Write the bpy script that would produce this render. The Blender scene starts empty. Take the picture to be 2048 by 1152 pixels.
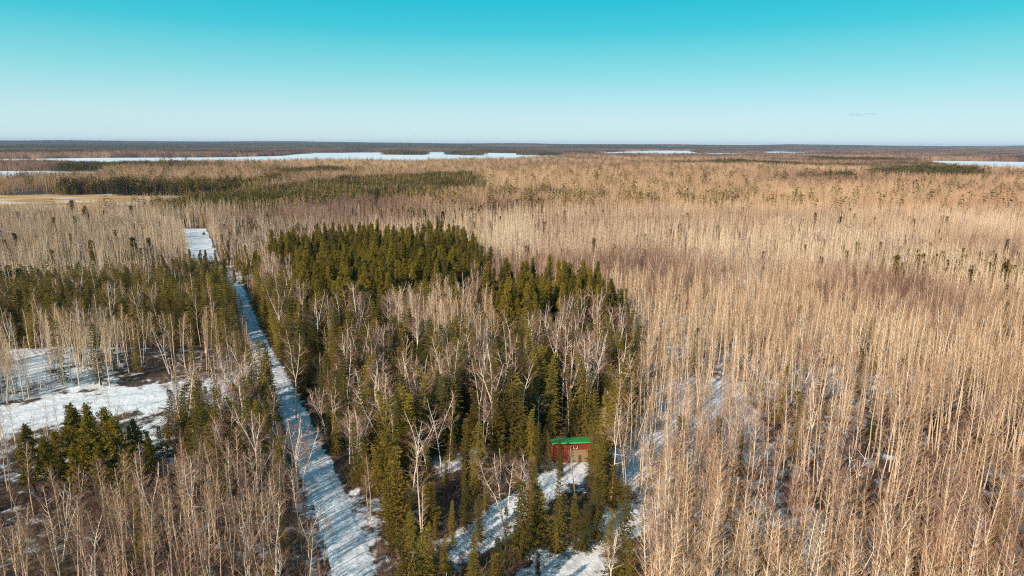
import bpy, math, random
import numpy as np
from mathutils import Matrix, Vector

random.seed(7)
RNG = np.random.default_rng(7)
SC = bpy.context.scene
COL = SC.collection

# ------------------------------------------------------------------ camera
CAM_H, FPX = 42.0, 1300.0                       # drone height, focal length (pixels of a 2048 px frame)
PITCH, ROLL = math.atan(289.0 / FPX), math.radians(0.336)
_F = np.array([0, math.cos(PITCH), -math.sin(PITCH)])
_U0 = np.array([0, math.sin(PITCH), math.cos(PITCH)])
_R0 = np.array([1.0, 0, 0])
_R = math.cos(ROLL) * _R0 + math.sin(ROLL) * _U0
_U = -math.sin(ROLL) * _R0 + math.cos(ROLL) * _U0
cam_data = bpy.data.cameras.new('camera')
cam_data.sensor_width = 36.0
cam_data.lens = 36.0 * FPX / 2048.0
cam_data.clip_start, cam_data.clip_end = 0.5, 60000.0
cam = bpy.data.objects.new('camera', cam_data)
COL.objects.link(cam)
cam.matrix_world = Matrix(((_R[0], _U[0], -_F[0], 0), (_R[1], _U[1], -_F[1], 0), (_R[2], _U[2], -_F[2], CAM_H), (0, 0, 0, 1)))
SC.camera = cam

# ------------------------------------------------------------------ light
SUN_EL, SHADOW_AZ = math.radians(28.0), math.radians(37.0)      # shadows fall 37 degrees right of straight ahead
to_sun = Vector((-math.sin(SHADOW_AZ) * math.cos(SUN_EL), -math.cos(SHADOW_AZ) * math.cos(SUN_EL), math.sin(SUN_EL)))
sun_data = bpy.data.lights.new('sun', 'SUN')
sun_data.energy, sun_data.angle, sun_data.color = 5.0, math.radians(0.5), (1.0, 0.86, 0.72)
sun = bpy.data.objects.new('sun', sun_data)
sun.rotation_euler = (-to_sun).to_track_quat('-Z', 'Y').to_euler()
sun.location = (0, 0, 200)
COL.objects.link(sun)

world = bpy.data.worlds.new('World')
SC.world = world
world.use_nodes = True
wn, wl = world.node_tree.nodes, world.node_tree.links
wn.clear()
w_out = wn.new('ShaderNodeOutputWorld')
w_bg = wn.new('ShaderNodeBackground')
w_sky = wn.new('ShaderNodeTexSky')
w_sky.sky_type = 'NISHITA'
w_sky.sun_disc = False
w_sky.sun_elevation = SUN_EL
w_sky.sun_rotation = math.atan2(to_sun.x, to_sun.y)
w_sky.altitude = 300
w_sky.air_density, w_sky.dust_density, w_sky.ozone_density = 1.0, 0.6, 1.0
w_geo = wn.new('ShaderNodeTexCoord')                              # colour grade of the sky by height above the horizon, towards teal
w_sep = wn.new('ShaderNodeSeparateXYZ')
w_ramp = wn.new('ShaderNodeValToRGB')
_e = w_ramp.color_ramp.elements
_e[0].position, _e[0].color = 0.0, (0.80, 0.95, 1.4, 1)
_e[1].position, _e[1].color = 1.0, (0.12, 0.66, 0.66, 1)
for _p, _c in ((0.05, (0.74, 0.98, 1.60, 1)), (0.11, (0.44, 0.98, 1.02, 1)), (0.17, (0.16, 0.92, 0.88, 1)), (0.23, (0.02, 0.82, 0.78, 1)), (0.36, (0.05, 0.74, 0.70, 1))):
    _k = _e.new(_p); _k.color = _c
w_grade = wn.new('ShaderNodeMix')
w_grade.data_type, w_grade.blend_type = 'RGBA', 'MULTIPLY'
w_grade.inputs[0].default_value = 1.0
wl.new(w_geo.outputs['Generated'], w_sep.inputs[0])
wl.new(w_sep.outputs['Z'], w_ramp.inputs[0])
wl.new(w_ramp.outputs[0], w_grade.inputs[7])
wl.new(w_sky.outputs[0], w_grade.inputs[6])
w_grad = wn.new('ShaderNodeValToRGB')                            # clear teal air, paling towards the horizon all round
_e = w_grad.color_ramp.elements
_e[0].position, _e[0].color = 0.0, (0.78, 0.985, 1.0, 1)
_e[1].position, _e[1].color = 1.0, (0.13, 0.33, 0.54, 1)
for _p, _c in ((0.04, (0.66, 0.95, 0.97, 1)), (0.10, (0.30, 0.83, 0.89, 1)), (0.155, (0.075, 0.69, 0.83, 1)), (0.217, (0.0, 0.585, 0.77, 1)), (0.5, (0.09, 0.44, 0.66, 1))):
    _k = _e.new(_p); _k.color = _c
wl.new(w_sep.outputs['Z'], w_grad.inputs[0])
w_up = wn.new('ShaderNodeVectorMath'); w_up.operation = 'SCALE'; w_up.inputs['Scale'].default_value = 7.2
wl.new(w_grad.outputs[0], w_up.inputs[0])
w_mix = wn.new('ShaderNodeMix'); w_mix.data_type = 'RGBA'; w_mix.inputs[0].default_value = 0.9
wl.new(w_grade.outputs[2], w_mix.inputs[6]); wl.new(w_up.outputs[0], w_mix.inputs[7])
wl.new(w_mix.outputs[2], w_bg.inputs[0])
w_bg.inputs[1].default_value = 0.098
wl.new(w_bg.outputs[0], w_out.inputs[0])

vs = SC.view_settings
vs.view_transform, vs.look, vs.gamma, vs.use_curve_mapping = 'Standard', 'None', 1.0, False
vs.exposure = 0.3
SC.cycles.max_bounces = 5
SC.cycles.diffuse_bounces = 2
SC.cycles.glossy_bounces = 1
SC.cycles.transmission_bounces = 1
SC.cycles.volume_bounces = 0
SC.cycles.use_denoising = False
SC.cycles.filter_width = 1.15
SC.cycles.sample_clamp_indirect = 3.0

# ------------------------------------------------------------------ picture <-> ground
def ground_at(px, py):
    """world x, y on the ground seen at a pixel of the 2048 x 1152 photograph"""
    u, v = (px - 1024) / FPX, (py - 576) / FPX
    d = u * _R + _F - v * _U
    t = -CAM_H / d[2]
    return d[0] * t, d[1] * t

def to_pixel(x, y, z=0.0):
    r = np.stack([x, y, np.zeros_like(x) + z - CAM_H], -1)
    w = np.maximum(r @ _F, 1e-3)
    return 1024 + FPX * (r @ _R) / w, 576 - FPX * (r @ _U) / w

def tree_height(px, py, top):
    x, y = ground_at(px, py)
    lo, hi = 0.2, 40.0
    for _ in range(30):
        m = 0.5 * (lo + hi)
        if to_pixel(np.array(x), np.array(y), m)[1] > top: lo = m
        else: hi = m
    return lo

def in_poly(px, py, poly):
    inside = np.zeros(px.shape, bool)
    n = len(poly)
    for i in range(n):
        (x0, y0), (x1, y1) = poly[i], poly[(i + 1) % n]
        if y0 == y1: continue
        c = ((y0 > py) != (y1 > py)) & (px < (x1 - x0) * (py - y0) / (y1 - y0) + x0)
        inside ^= c
    return inside

def _hash(i, j, s):
    h = np.sin(i * 127.1 + j * 311.7 + s * 74.7) * 43758.5453
    return h - np.floor(h)

def vnoise(x, y, scale, s=0):
    x, y = x / scale, y / scale
    i, j = np.floor(x), np.floor(y)
    fx, fy = x - i, y - j
    fx, fy = fx * fx * (3 - 2 * fx), fy * fy * (3 - 2 * fy)
    a, b, c, d = _hash(i, j, s), _hash(i + 1, j, s), _hash(i, j + 1, s), _hash(i + 1, j + 1, s)
    return (a * (1 - fx) + b * fx) * (1 - fy) + (c * (1 - fx) + d * fx) * fy

def fnoise(x, y, scale, s=0):
    return (vnoise(x, y, scale, s) + 0.5 * vnoise(x, y, scale / 2, s + 1) + 0.25 * vnoise(x, y, scale / 4, s + 2)) / 1.75

def smooth(a, b, t):
    t = np.clip((t - a) / (b - a), 0, 1)
    return t * t * (3 - 2 * t)

def height(x, y):
    d = np.hypot(x, y)
    near = 1.6 * (fnoise(x, y, 38, 11) - 0.5) * (1 - smooth(220, 330, d))
    hills = smooth(4300, 9000, d) * (6 + 46 * fnoise(x, y, 1700, 5))
    return near + hills

def polydist(x, y, pts):
    best = np.full(x.shape, 1e9); tt = np.zeros(x.shape)
    acc = 0.0
    for (x0, y0), (x1, y1) in zip(pts[:-1], pts[1:]):
        dx, dy = x1 - x0, y1 - y0
        L = math.hypot(dx, dy)
        t = np.clip(((x - x0) * dx + (y - y0) * dy) / (L * L), 0, 1)
        d = np.hypot(x - x0 - t * dx, y - y0 - t * dy)
        m = d < best
        best[m] = d[m]; tt[m] = (acc + t * L)[m] if isinstance(t, np.ndarray) else acc
        acc += L
    return best, tt

# ------------------------------------------------------------------ layout of the place
def GP(pts): return [ground_at(*p) for p in pts]
ROAD = GP([(735, 1300), (712, 1152), (690, 1085), (660, 1005), (630, 930), (606, 870), (578, 805), (549, 748), (525, 705), (503, 660), (486, 615), (473, 580), (466, 571)])
CLEARING = [(364, 459), (412, 459), (424, 487), (436, 512), (443, 526), (384, 526), (372, 495)]
LANE = GP([(-500, 720), (-200, 645), (0, 590), (130, 574), (280, 556), (395, 540), (465, 534), (520, 528)])      # gravel lane crossing the trail
FIELDROAD = GP([(-420, 960), (-150, 885), (0, 838), (120, 814), (240, 797), (330, 791), (400, 795)])
DRIVE = GP([(1060, 1330), (1145, 1152), (1190, 1100), (1240, 1055), (1262, 1036)])
DRIVE2 = GP([(930, 1090), (1000, 1045), (1060, 1000), (1100, 962), (1150, 938)])
SHED_XY = ground_at(1108, 931)

OPEN_PX = [CLEARING,
           [(1110, 930), (1180, 935), (1140, 962), (1080, 985), (1050, 965)],
           [(30, 700), (95, 698), (95, 765), (40, 770)],
           [(1085, 880), (1190, 880), (1190, 934), (1085, 934)], [(1128, 920), (1172, 920), (1176, 1035), (1130, 1035)]]
MARSH = [(-900, 402), (0, 391), (120, 389), (260, 391), (340, 394), (470, 392), (520, 390), (500, 396), (340, 424), (250, 434), (0, 440), (-900, 455)]
LAKES = {'west': [(-500, 318), (50, 318), (200, 316), (430, 315), (560, 312), (612, 306.5), (700, 305.5), (900, 304.5), (1040, 307), (1135, 308.5), (1140, 319), (1030, 325), (820, 331), (640, 332), (460, 333), (240, 335), (60, 331), (-500, 334)],
         'bay': [(-900, 343), (60, 342.5), (205, 344), (225, 350), (190, 360), (0, 366), (-900, 368)],
         'north': [(1195, 305), (1260, 303), (1325, 301), (1388, 302), (1392, 306), (1480, 307), (1500, 311), (1440, 314.5), (1380, 313.5), (1300, 313.5), (1195, 311)],
         'northeast': [(1518, 304), (1560, 302), (1622, 304), (1640, 308), (1560, 311), (1515, 309)],
         'east': [(1850, 322), (1930, 322.5), (2048, 324), (2600, 330), (2600, 358), (2048, 349), (1935, 343), (1860, 334)]}
ISLANDS = [[(765, 307.5), (800, 306), (842, 307.5), (838, 310), (770, 310)], [(905, 308.5), (930, 306.5), (968, 308), (960, 311), (910, 311)], [(1045, 309), (1075, 308), (1120, 309.5), (1100, 311.5), (1050, 311)]]

ZONES = [  # (name, base polygons in photograph pixels), first hit wins
    ('pine', [(535, 560), (575, 538), (615, 540), (650, 524), (700, 530), (735, 516), (800, 526), (850, 515), (905, 526), (945, 530), (985, 600), (900, 640), (790, 668), (700, 690), (620, 690), (590, 610)]),
    ('pine', [(955, 640), (1050, 622), (1170, 628), (1235, 664), (1250, 700), (1180, 712), (1000, 708)]),
    ('paleasp', [(790, 690), (900, 668), (1000, 700), (1000, 735), (900, 750), (800, 730)]),
    ('sparse', [(1240, 880), (1330, 868), (1400, 890), (1405, 950), (1350, 1000), (1270, 1000), (1225, 930)]),
    ('thin', [(1310, 775), (1400, 755), (1490, 770), (1520, 860), (1440, 900), (1330, 880)]),
    ('fore', [(745, 1010), (860, 930), (960, 905), (1080, 935), (1240, 960), (1275, 1050), (1290, 1500), (770, 1500), (760, 1130)]),
    ('mixed', [(500, 606), (600, 600), (800, 640), (1000, 690), (1240, 690), (1285, 760), (1275, 850), (1235, 900), (1180, 925), (1050, 940), (960, 905), (860, 930), (745, 1010), (680, 960), (600, 850), (540, 720)]),
    ('strip', [(440, 470), (620, 478), (720, 500), (640, 528), (535, 548), (560, 600), (500, 606), (470, 560), (445, 530)]),
    ('lowbrush', [(378, 526), (470, 522), (505, 560), (486, 590), (400, 590)]),
    ('verge', [(-2000, 850), (0, 850), (150, 826), (335, 806), (345, 935), (120, 940), (60, 965), (-2000, 1040)]),
    ('leftcon', [(-2000, 610), (0, 604), (150, 604), (330, 596), (400, 575), (440, 560), (470, 590), (500, 680), (470, 700), (300, 690), (0, 694), (-2000, 720)]),
    ('lefttan', [(-2000, 720), (0, 694), (300, 690), (470, 700), (545, 740), (560, 772), (330, 770), (0, 800), (-2000, 900)]),
    ('leftmid', [(310, 800), (560, 795), (620, 900), (650, 985), (400, 1010), (330, 960)]),
    ('pinelet', [(60, 965), (130, 940), (300, 940), (330, 985), (280, 1010), (80, 1010)]),
    ('leftfront', [(-2000, 850), (320, 830), (400, 985), (650, 985), (700, 1152), (690, 1500), (-2000, 1500)]),
    ('leftasp', [(-2000, 400), (0, 400), (380, 430), (385, 520), (440, 560), (400, 575), (330, 610), (150, 620), (-2000, 640)]),
]
NAMES = ['right'] + sorted({z[0] for z in ZONES})

def zone_of(x, y):
    px, py = to_pixel(x, y)
    px = np.clip(px, -1900, 3900)
    z = np.zeros(x.shape, int)
    done = np.zeros(x.shape, bool)
    for n, poly in ZONES:
        m = in_poly(px, py, poly) & ~done
        z[m] = NAMES.index(n)
        done |= m
    return z, px, py

def road_clear(x, y, pad=0.0):
    ok = np.ones(x.shape, bool)
    for pts, w in ((ROAD, 2.4), (LANE, 3.0), (FIELDROAD, 7.2), (DRIVE, 3.1), (DRIVE2, 2.2)):
        ok &= polydist(x, y, pts)[0] > w + pad
    px, py = to_pixel(x, y)
    for poly in OPEN_PX: ok &= ~in_poly(px, py, poly)
    ok &= np.hypot(x - SHED_XY[0] - 1.5, y - SHED_XY[1] - 2.5) > 5.0
    return ok

# ------------------------------------------------------------------ materials
def new_mat(name):
    m = bpy.data.materials.new(name)
    m.use_nodes = True
    nt = m.node_tree
    b = nt.nodes['Principled BSDF']
    b.inputs['Specular IOR Level'].default_value = 0.15
    b.inputs['Roughness'].default_value = 0.9
    return m, nt, nt.nodes, nt.links, b

def ramp(nodes, stops):
    r = nodes.new('ShaderNodeValToRGB')
    e = r.color_ramp.elements
    while len(e) > 1: e.remove(e[-1])
    e[0].position, e[0].color = stops[0][0], (*stops[0][1], 1)
    for p, c in stops[1:]:
        k = e.new(p); k.color = (*c, 1)
    return r

def math_node(nodes, links, op, a, b=None, clamp=False):
    m = nodes.new('ShaderNodeMath'); m.operation = op; m.use_clamp = clamp
    for i, v in enumerate((a, b)):
        if v is None: continue
        if isinstance(v, (int, float)): m.inputs[i].default_value = v
        else: links.new(v, m.inputs[i])
    return m.outputs[0]

def plant_mat(name, stops, var=0.45, noise_scale=0.0, noise_amt=0.0, trans=0.0):
    """colour by the tree's own tint (stand), a random per tree and a random per tree inside a far clump"""
    m, nt, N, L, b = new_mat(name)
    at = N.new('ShaderNodeAttribute'); at.attribute_type = 'INSTANCER'; at.attribute_name = 'tint'
    tv = N.new('ShaderNodeAttribute'); tv.attribute_type = 'GEOMETRY'; tv.attribute_name = 'tv'
    oi = N.new('ShaderNodeObjectInfo')
    v = math_node(N, L, 'ADD', oi.outputs['Random'], tv.outputs['Fac'])
    v = math_node(N, L, 'MULTIPLY_ADD', v, var)
    v.node.inputs[2].default_value = -0.75 * var
    v = math_node(N, L, 'ADD', v, at.outputs['Fac'])
    if noise_amt:
        tc = N.new('ShaderNodeTexCoord'); nz = N.new('ShaderNodeTexNoise')
        nz.inputs['Scale'].default_value = noise_scale
        L.new(tc.outputs['Object'], nz.inputs['Vector'])
        k = math_node(N, L, 'MULTIPLY_ADD', nz.outputs['Fac'], noise_amt)
        k.node.inputs[2].default_value = -0.5 * noise_amt
        v = math_node(N, L, 'ADD', v, k)
    r = ramp(N, stops)
    L.new(v, r.inputs[0])
    L.new(r.outputs[0], b.inputs['Base Color'])
    if trans:
        tr = N.new('ShaderNodeBsdfTranslucent'); mx = N.new('ShaderNodeMixShader')
        mx.inputs[0].default_value = trans
        L.new(r.outputs[0], tr.inputs[0]); L.new(b.outputs[0], mx.inputs[1]); L.new(tr.outputs[0], mx.inputs[2])
        L.new(mx.outputs[0], N['Material Output'].inputs[0])
    return m

M_ASPEN = plant_mat('aspen_bark', [(0, (0.32, 0.20, 0.135)), (0.5, (0.65, 0.465, 0.302)), (1, (0.80, 0.65, 0.48))], 0.5, 1.2, 0.5)
M_ATWIG = plant_mat('aspen_twig', [(0, (0.19, 0.078, 0.062)), (0.3, (0.30, 0.162, 0.125)), (0.6, (0.47, 0.262, 0.138)), (1, (0.57, 0.355, 0.178))], 0.4)
M_BIRCH = plant_mat('birch_bark', [(0, (0.14, 0.11, 0.09)), (0.16, (0.55, 0.46, 0.37)), (0.5, (0.80, 0.65, 0.50)), (1, (0.88, 0.76, 0.62))], 0.3, 1.7, 0.8)
M_BTWIG = plant_mat('birch_twig', [(0, (0.16, 0.07, 0.06)), (0.5, (0.28, 0.145, 0.11)), (1, (0.38, 0.23, 0.16))], 0.4)
M_SPRUCE = plant_mat('spruce_needles', [(0, (0.028, 0.030, 0.009)), (0.5, (0.118, 0.090, 0.014)), (1, (0.27, 0.185, 0.022))], 0.8, 1.1, 0.45, 0.12)
M_PINE = plant_mat('pine_needles', [(0, (0.060, 0.058, 0.009)), (0.5, (0.145, 0.112, 0.013)), (1, (0.27, 0.19, 0.022))], 0.7, 0.9, 0.4, 0.12)
M_CEDAR = plant_mat('cedar_sprays', [(0, (0.075, 0.062, 0.012)), (0.5, (0.17, 0.118, 0.018)), (1, (0.27, 0.17, 0.025))], 0.5, 1.0, 0.5, 0.15)
M_CBARK = plant_mat('conifer_bark', [(0, (0.06, 0.045, 0.035)), (0.5, (0.12, 0.085, 0.06)), (1, (0.2, 0.14, 0.10))], 0.5, 2.0, 0.5)
M_BRUSH = plant_mat('brush_stems', [(0, (0.075, 0.034, 0.030)), (0.5, (0.155, 0.082, 0.064)), (1, (0.27, 0.17, 0.11))], 0.6)
M_FARWOOD = plant_mat('far_bare_wood', [(0, (0.16, 0.075, 0.065)), (0.35, (0.29, 0.168, 0.130)), (0.6, (0.46, 0.27, 0.158)), (1, (0.57, 0.37, 0.215))], 0.3)

def snow_nodes(N, L, b, dirt=(0.62, 0.60, 0.58), scale=0.35):
    tc = N.new('ShaderNodeTexCoord')
    n1 = N.new('ShaderNodeTexNoise'); n1.inputs['Scale'].default_value = scale; n1.inputs['Detail'].default_value = 6
    L.new(tc.outputs['Object'], n1.inputs['Vector'])
    r = ramp(N, [(0.3, dirt), (0.55, (0.80, 0.80, 0.80)), (1, (0.86, 0.86, 0.86))])
    L.new(n1.outputs['Fac'], r.inputs[0])
    n2 = N.new('ShaderNodeTexNoise'); n2.inputs['Scale'].default_value = 1.3; n2.inputs['Detail'].default_value = 5
    L.new(tc.outputs['Object'], n2.inputs['Vector'])
    bp = N.new('ShaderNodeBump'); bp.inputs['Strength'].default_value = 0.55; bp.inputs['Distance'].default_value = 0.35
    L.new(n2.outputs['Fac'], bp.inputs['Height']); L.new(bp.outputs[0], b.inputs['Normal'])
    return tc, r

def ground_mat():
    m, nt, N, L, b = new_mat('forest_floor')
    tc, snow = snow_nodes(N, L, b)
    at = N.new('ShaderNodeAttribute'); at.attribute_name = 'snow'
    nz = N.new('ShaderNodeTexNoise'); nz.inputs['Scale'].default_value = 0.42; nz.inputs['Detail'].default_value = 7; nz.inputs['Roughness'].default_value = 0.68
    L.new(tc.outputs['Object'], nz.inputs['Vector'])
    s = math_node(N, L, 'ADD', at.outputs['Fac'], nz.outputs['Fac'])
    mr = N.new('ShaderNodeMapRange'); mr.inputs[1].default_value = 0.93; mr.inputs[2].default_value = 1.05
    L.new(s, mr.inputs[0])
    n3 = N.new('ShaderNodeTexNoise'); n3.inputs['Scale'].default_value = 1.1; n3.inputs['Detail'].default_value = 6
    L.new(tc.outputs['Object'], n3.inputs['Vector'])
    lit = ramp(N, [(0.25, (0.032, 0.022, 0.016)), (0.5, (0.080, 0.052, 0.036)), (0.75, (0.16, 0.11, 0.07))])
    L.new(n3.outputs['Fac'], lit.inputs[0])
    mx = N.new('ShaderNodeMix'); mx.data_type = 'RGBA'
    L.new(mr.outputs[0], mx.inputs[0]); L.new(lit.outputs[0], mx.inputs[6]); L.new(snow.outputs[0], mx.inputs[7])
    L.new(mx.outputs[2], b.inputs['Base Color'])
    return m

def road_mat(name, gravel=0.0, dirt=(0.55, 0.53, 0.5)):
    """packed snow with two wheel tracks; gravel shows through when asked for"""
    m, nt, N, L, b = new_mat(name)
    tc, snow = snow_nodes(N, L, b, dirt, 0.5)
    at = N.new('ShaderNodeAttribute'); at.attribute_name = 'across'
    nz = N.new('ShaderNodeTexNoise'); nz.inputs['Scale'].default_value = 0.6; nz.inputs['Detail'].default_value = 5
    L.new(tc.outputs['Object'], nz.inputs['Vector'])
    w = math_node(N, L, 'ABSOLUTE', at.outputs['Fac'])
    w = math_node(N, L, 'SUBTRACT', w, 0.42)
    w = math_node(N, L, 'ABSOLUTE', w)
    k = math_node(N, L, 'MULTIPLY', nz.outputs['Fac'], 0.3)
    w = math_node(N, L, 'ADD', w, k)
    mr = N.new('ShaderNodeMapRange'); mr.inputs[1].default_value = 0.13; mr.inputs[2].default_value = 0.33; mr.inputs[3].default_value = 1; mr.inputs[4].default_value = 0
    L.new(w, mr.inputs[0])
    f = math_node(N, L, 'MULTIPLY', mr.outputs[0], 0.75 if gravel else 0.6)
    if gravel: f = math_node(N, L, 'ADD', f, gravel, True)
    mx = N.new('ShaderNodeMix'); mx.data_type = 'RGBA'
    L.new(f, mx.inputs[0]); L.new(snow.outputs[0], mx.inputs[6])
    mx.inputs[7].default_value = (0.24, 0.18, 0.15, 1) if gravel else (0.47, 0.48, 0.50, 1)
    L.new(mx.outputs[2], b.inputs['Base Color'])
    return m

def simple_mat(name, stops, scale, rough=0.8, detail=5, stretch=(1, 1, 1), bump=0.0):
    m, nt, N, L, b = new_mat(name)
    tc = N.new('ShaderNodeTexCoord'); mp = N.new('ShaderNodeMapping'); mp.inputs['Scale'].default_value = stretch
    nz = N.new('ShaderNodeTexNoise'); nz.inputs['Scale'].default_value = scale; nz.inputs['Detail'].default_value = detail
    L.new(tc.outputs['Object'], mp.inputs[0]); L.new(mp.outputs[0], nz.inputs['Vector'])
    r = ramp(N, stops); L.new(nz.outputs['Fac'], r.inputs[0]); L.new(r.outputs[0], b.inputs['Base Color'])
    b.inputs['Roughness'].default_value = rough
    if bump:
        bp = N.new('ShaderNodeBump'); bp.inputs['Strength'].default_value = bump; bp.inputs['Distance'].default_value = 0.05
        L.new(nz.outputs['Fac'], bp.inputs['Height']); L.new(bp.outputs[0], b.inputs['Normal'])
    return m

# ------------------------------------------------------------------ mesh helpers
class MB:
    """collects triangles and tubes of one mesh: vertices, faces, material index, per-vertex tv value"""
    def __init__(self): self.v, self.f, self.m, self.t = [], [], [], []
    def tube(self, pts, rad, sides, mat=0, tv=0.5, cap=False):
        base = len(self.v)
        n = len(pts)
        ref = Vector((1, 0, 0)) if abs((pts[-1] - pts[0]).normalized().x) < 0.8 else Vector((0, 1, 0))
        for i, p in enumerate(pts):
            d = (pts[min(i + 1, n - 1)] - pts[max(i - 1, 0)]).normalized()
            a = d.cross(ref).normalized(); b = d.cross(a)
            for k in range(sides):
                an = 2 * math.pi * k / sides
                self.v.append(p + (a * math.cos(an) + b * math.sin(an)) * rad[i]); self.t.append(tv)
        for i in range(n - 1):
            for k in range(sides):
                k2 = (k + 1) % sides
                self.f.append((base + i * sides + k, base + i * sides + k2, base + (i + 1) * sides + k2, base + (i + 1) * sides + k)); self.m.append(mat)
        if cap: self.f.append(tuple(base + (n - 1) * sides + k for k in range(sides))); self.m.append(mat)
    def blade(self, p, d, length, w, mat=0, tv=0.5):
        """a tapered twig: one slim triangle"""
        s = d.cross(Vector((random.gauss(0, 1), random.gauss(0, 1), random.gauss(0, 1)))).normalized() * (w * 0.5)
        b = len(self.v)
        self.v += [p - s, p + s, p + d * length]; self.t += [tv] * 3
        self.f.append((b, b + 1, b + 2)); self.m.append(mat)
    def leaf(self, p, d, s, length, w, mat=0, tv=0.5):
        """a needle spray: a kite of two triangles, slightly folded"""
        b = len(self.v)
        n = d.cross(s)
        self.v += [p, p + d * length * 0.55 + s * w * 0.5 + n * w * 0.2, p + d * length, p + d * length * 0.55 - s * w * 0.5 + n * w * 0.2]; self.t += [tv] * 4
        self.f += [(b, b + 1, b + 2), (b, b + 2, b + 3)]; self.m += [mat, mat]
    def mesh(self, name, mats, only=None):
        if only is not None:
            keep = [i for i, m in enumerate(self.m) if m in only]
            fs = [self.f[i] for i in keep]; ms = [self.m[i] for i in keep]
            used = sorted({i for f in fs for i in f}); mp = {o: n for n, o in enumerate(used)}
            vs_ = [self.v[i] for i in used]; ts = [self.t[i] for i in used]
            fs = [tuple(mp[i] for i in f) for f in fs]
            order = sorted(set(ms)); ms = [order.index(m) for m in ms]; mats = [mats[m] for m in order]
        else: vs_, fs, ms, ts = self.v, self.f, self.m, self.t
        me = bpy.data.meshes.new(name)
        me.from_pydata([tuple(v) for v in vs_], [], fs)
        for m in mats: me.materials.append(m)
        me.polygons.foreach_set('material_index', np.array(ms, np.int32))
        a = me.attributes.new('tv', 'FLOAT', 'POINT'); a.data.foreach_set('value', np.array(ts, np.float32))
        me.update()
        return me

def link(name, me, kind=None, parent=None, label=None, cat=None, group=None):
    o = bpy.data.objects.new(name, me)
    COL.objects.link(o)
    if kind: o['kind'] = kind
    if parent: o.parent = parent
    if label: o['label'] = label
    if cat: o['category'] = cat
    if group: o['group'] = group
    return o

def grid_mesh(name, X, Y, Z, mats, attr=None):
    ny, nx = X.shape
    v = np.stack([X, Y, Z], -1).reshape(-1, 3).astype(np.float32)
    i = np.arange(ny * nx).reshape(ny, nx)
    q = np.stack([i[:-1, :-1], i[:-1, 1:], i[1:, 1:], i[1:, :-1]], -1).reshape(-1, 4)
    me = bpy.data.meshes.new(name)
    me.vertices.add(len(v)); me.vertices.foreach_set('co', v.ravel())
    me.loops.add(q.size); me.loops.foreach_set('vertex_index', q.ravel().astype(np.int32))
    me.polygons.add(len(q)); me.polygons.foreach_set('loop_start', np.arange(0, q.size, 4, dtype=np.int32))
    me.polygons.foreach_set('use_smooth', np.ones(len(q), bool))
    for m in mats: me.materials.append(m)
    for k, a in (attr or {}).items():
        at = me.attributes.new(k, 'FLOAT', 'POINT'); at.data.foreach_set('value', a.ravel().astype(np.float32))
    me.update(calc_edges=True)
    return me

# ------------------------------------------------------------------ ground
def axis(lo, hi, step, far_lo, far_hi, g=1.075):
    a = list(np.arange(lo, hi + 1e-6, step))
    s, x, up = step, hi, []
    while x < far_hi: s *= g; x += s; up.append(x)
    s, x, dn = step, lo, []
    while x > far_lo: s *= g; x -= s; dn.append(x)
    return np.array(dn[::-1] + a + up)

xs = axis(-130, 120, 1.25, -16000, 16000)
ys = axis(30, 265, 1.25, -400, 15000)
X, Y = np.meshgrid(xs, ys)
zg, pxg, pyg = zone_of(X.ravel(), Y.ravel())
zg = zg.reshape(X.shape); pxg = pxg.reshape(X.shape); pyg = pyg.reshape(X.shape)
SNOW_BY_ZONE = dict(right=0.45, thin=.64, pine=0.12, paleasp=0.25, sparse=0.58, lowbrush=.4, verge=.5, fore=0.38, mixed=0.24, strip=0.4, leftcon=0.2, lefttan=0.50, leftmid=0.38, pinelet=0.22, leftfront=0.38, leftasp=0.36)
snow = np.array([SNOW_BY_ZONE[n] for n in NAMES])[zg]
snow = snow + 0.5 * (fnoise(X, Y, 22, 3) - 0.5)
for poly, amt in (([(30, 700), (95, 698), (95, 765), (40, 770)], 0.9), ([(110, 735), (215, 730), (235, 775), (120, 780)], 0.62),
                  ([(860, 920), (975, 895), (975, 925), (880, 960)], 0.62), ([(1000, 1040), (1090, 970), (1110, 1000), (1020, 1060)], 0.75),
                  ([(690, 960), (760, 1010), (770, 1152), (720, 1152)], 0.46), ([(1110, 930), (1180, 935), (1140, 965), (1080, 990), (1050, 970)], 1.0),
                  ([(1380, 590), (1500, 585), (1510, 625), (1390, 620)], 0.62), ([(1990, 605), (2048, 605), (2048, 640), (1985, 640)], 0.8),
                  ([(1300, 760), (1480, 750), (1520, 880), (1330, 880)], 0.6), ([(1060, 1100), (1110, 1080), (1110, 1152), (1040, 1152)], 0.6), CLEARING and (CLEARING, 1.0)):
    m = in_poly(pxg.ravel(), pyg.ravel(), poly).reshape(X.shape)
    snow[m] = np.maximum(snow[m], amt + 0.25 * (fnoise(X, Y, 8, 9)[m] - 0.5))
for pts, w in ((ROAD, 2.2), (FIELDROAD, 6.8), (DRIVE, 3.0), (DRIVE2, 2.8)):
    d = polydist(X.ravel(), Y.ravel(), pts)[0].reshape(X.shape)
    snow = np.maximum(snow, 0.58 * (1 - smooth(w - .4, w + .7, d)))
d_road = polydist(X.ravel(), Y.ravel(), ROAD)[0].reshape(X.shape)
Z = height(X, Y)
Z -= 0.10 * (1 - smooth(1.8, 3.0, d_road))
Z += 0.30 * np.clip(snow - .45, 0, .4) * (1 - smooth(150, 260, np.hypot(X, Y)))
Z += 0.35 * smooth(3.0, 3.9, d_road) * (1 - smooth(4.2, 6.5, d_road)) * fnoise(X, Y, 3.5, 21) * 1.6         # ploughed banks
ground = link('ground', grid_mesh('ground', X, Y, Z, [ground_mat()], {'snow': np.clip(snow, 0, 1)}), 'structure')

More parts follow.
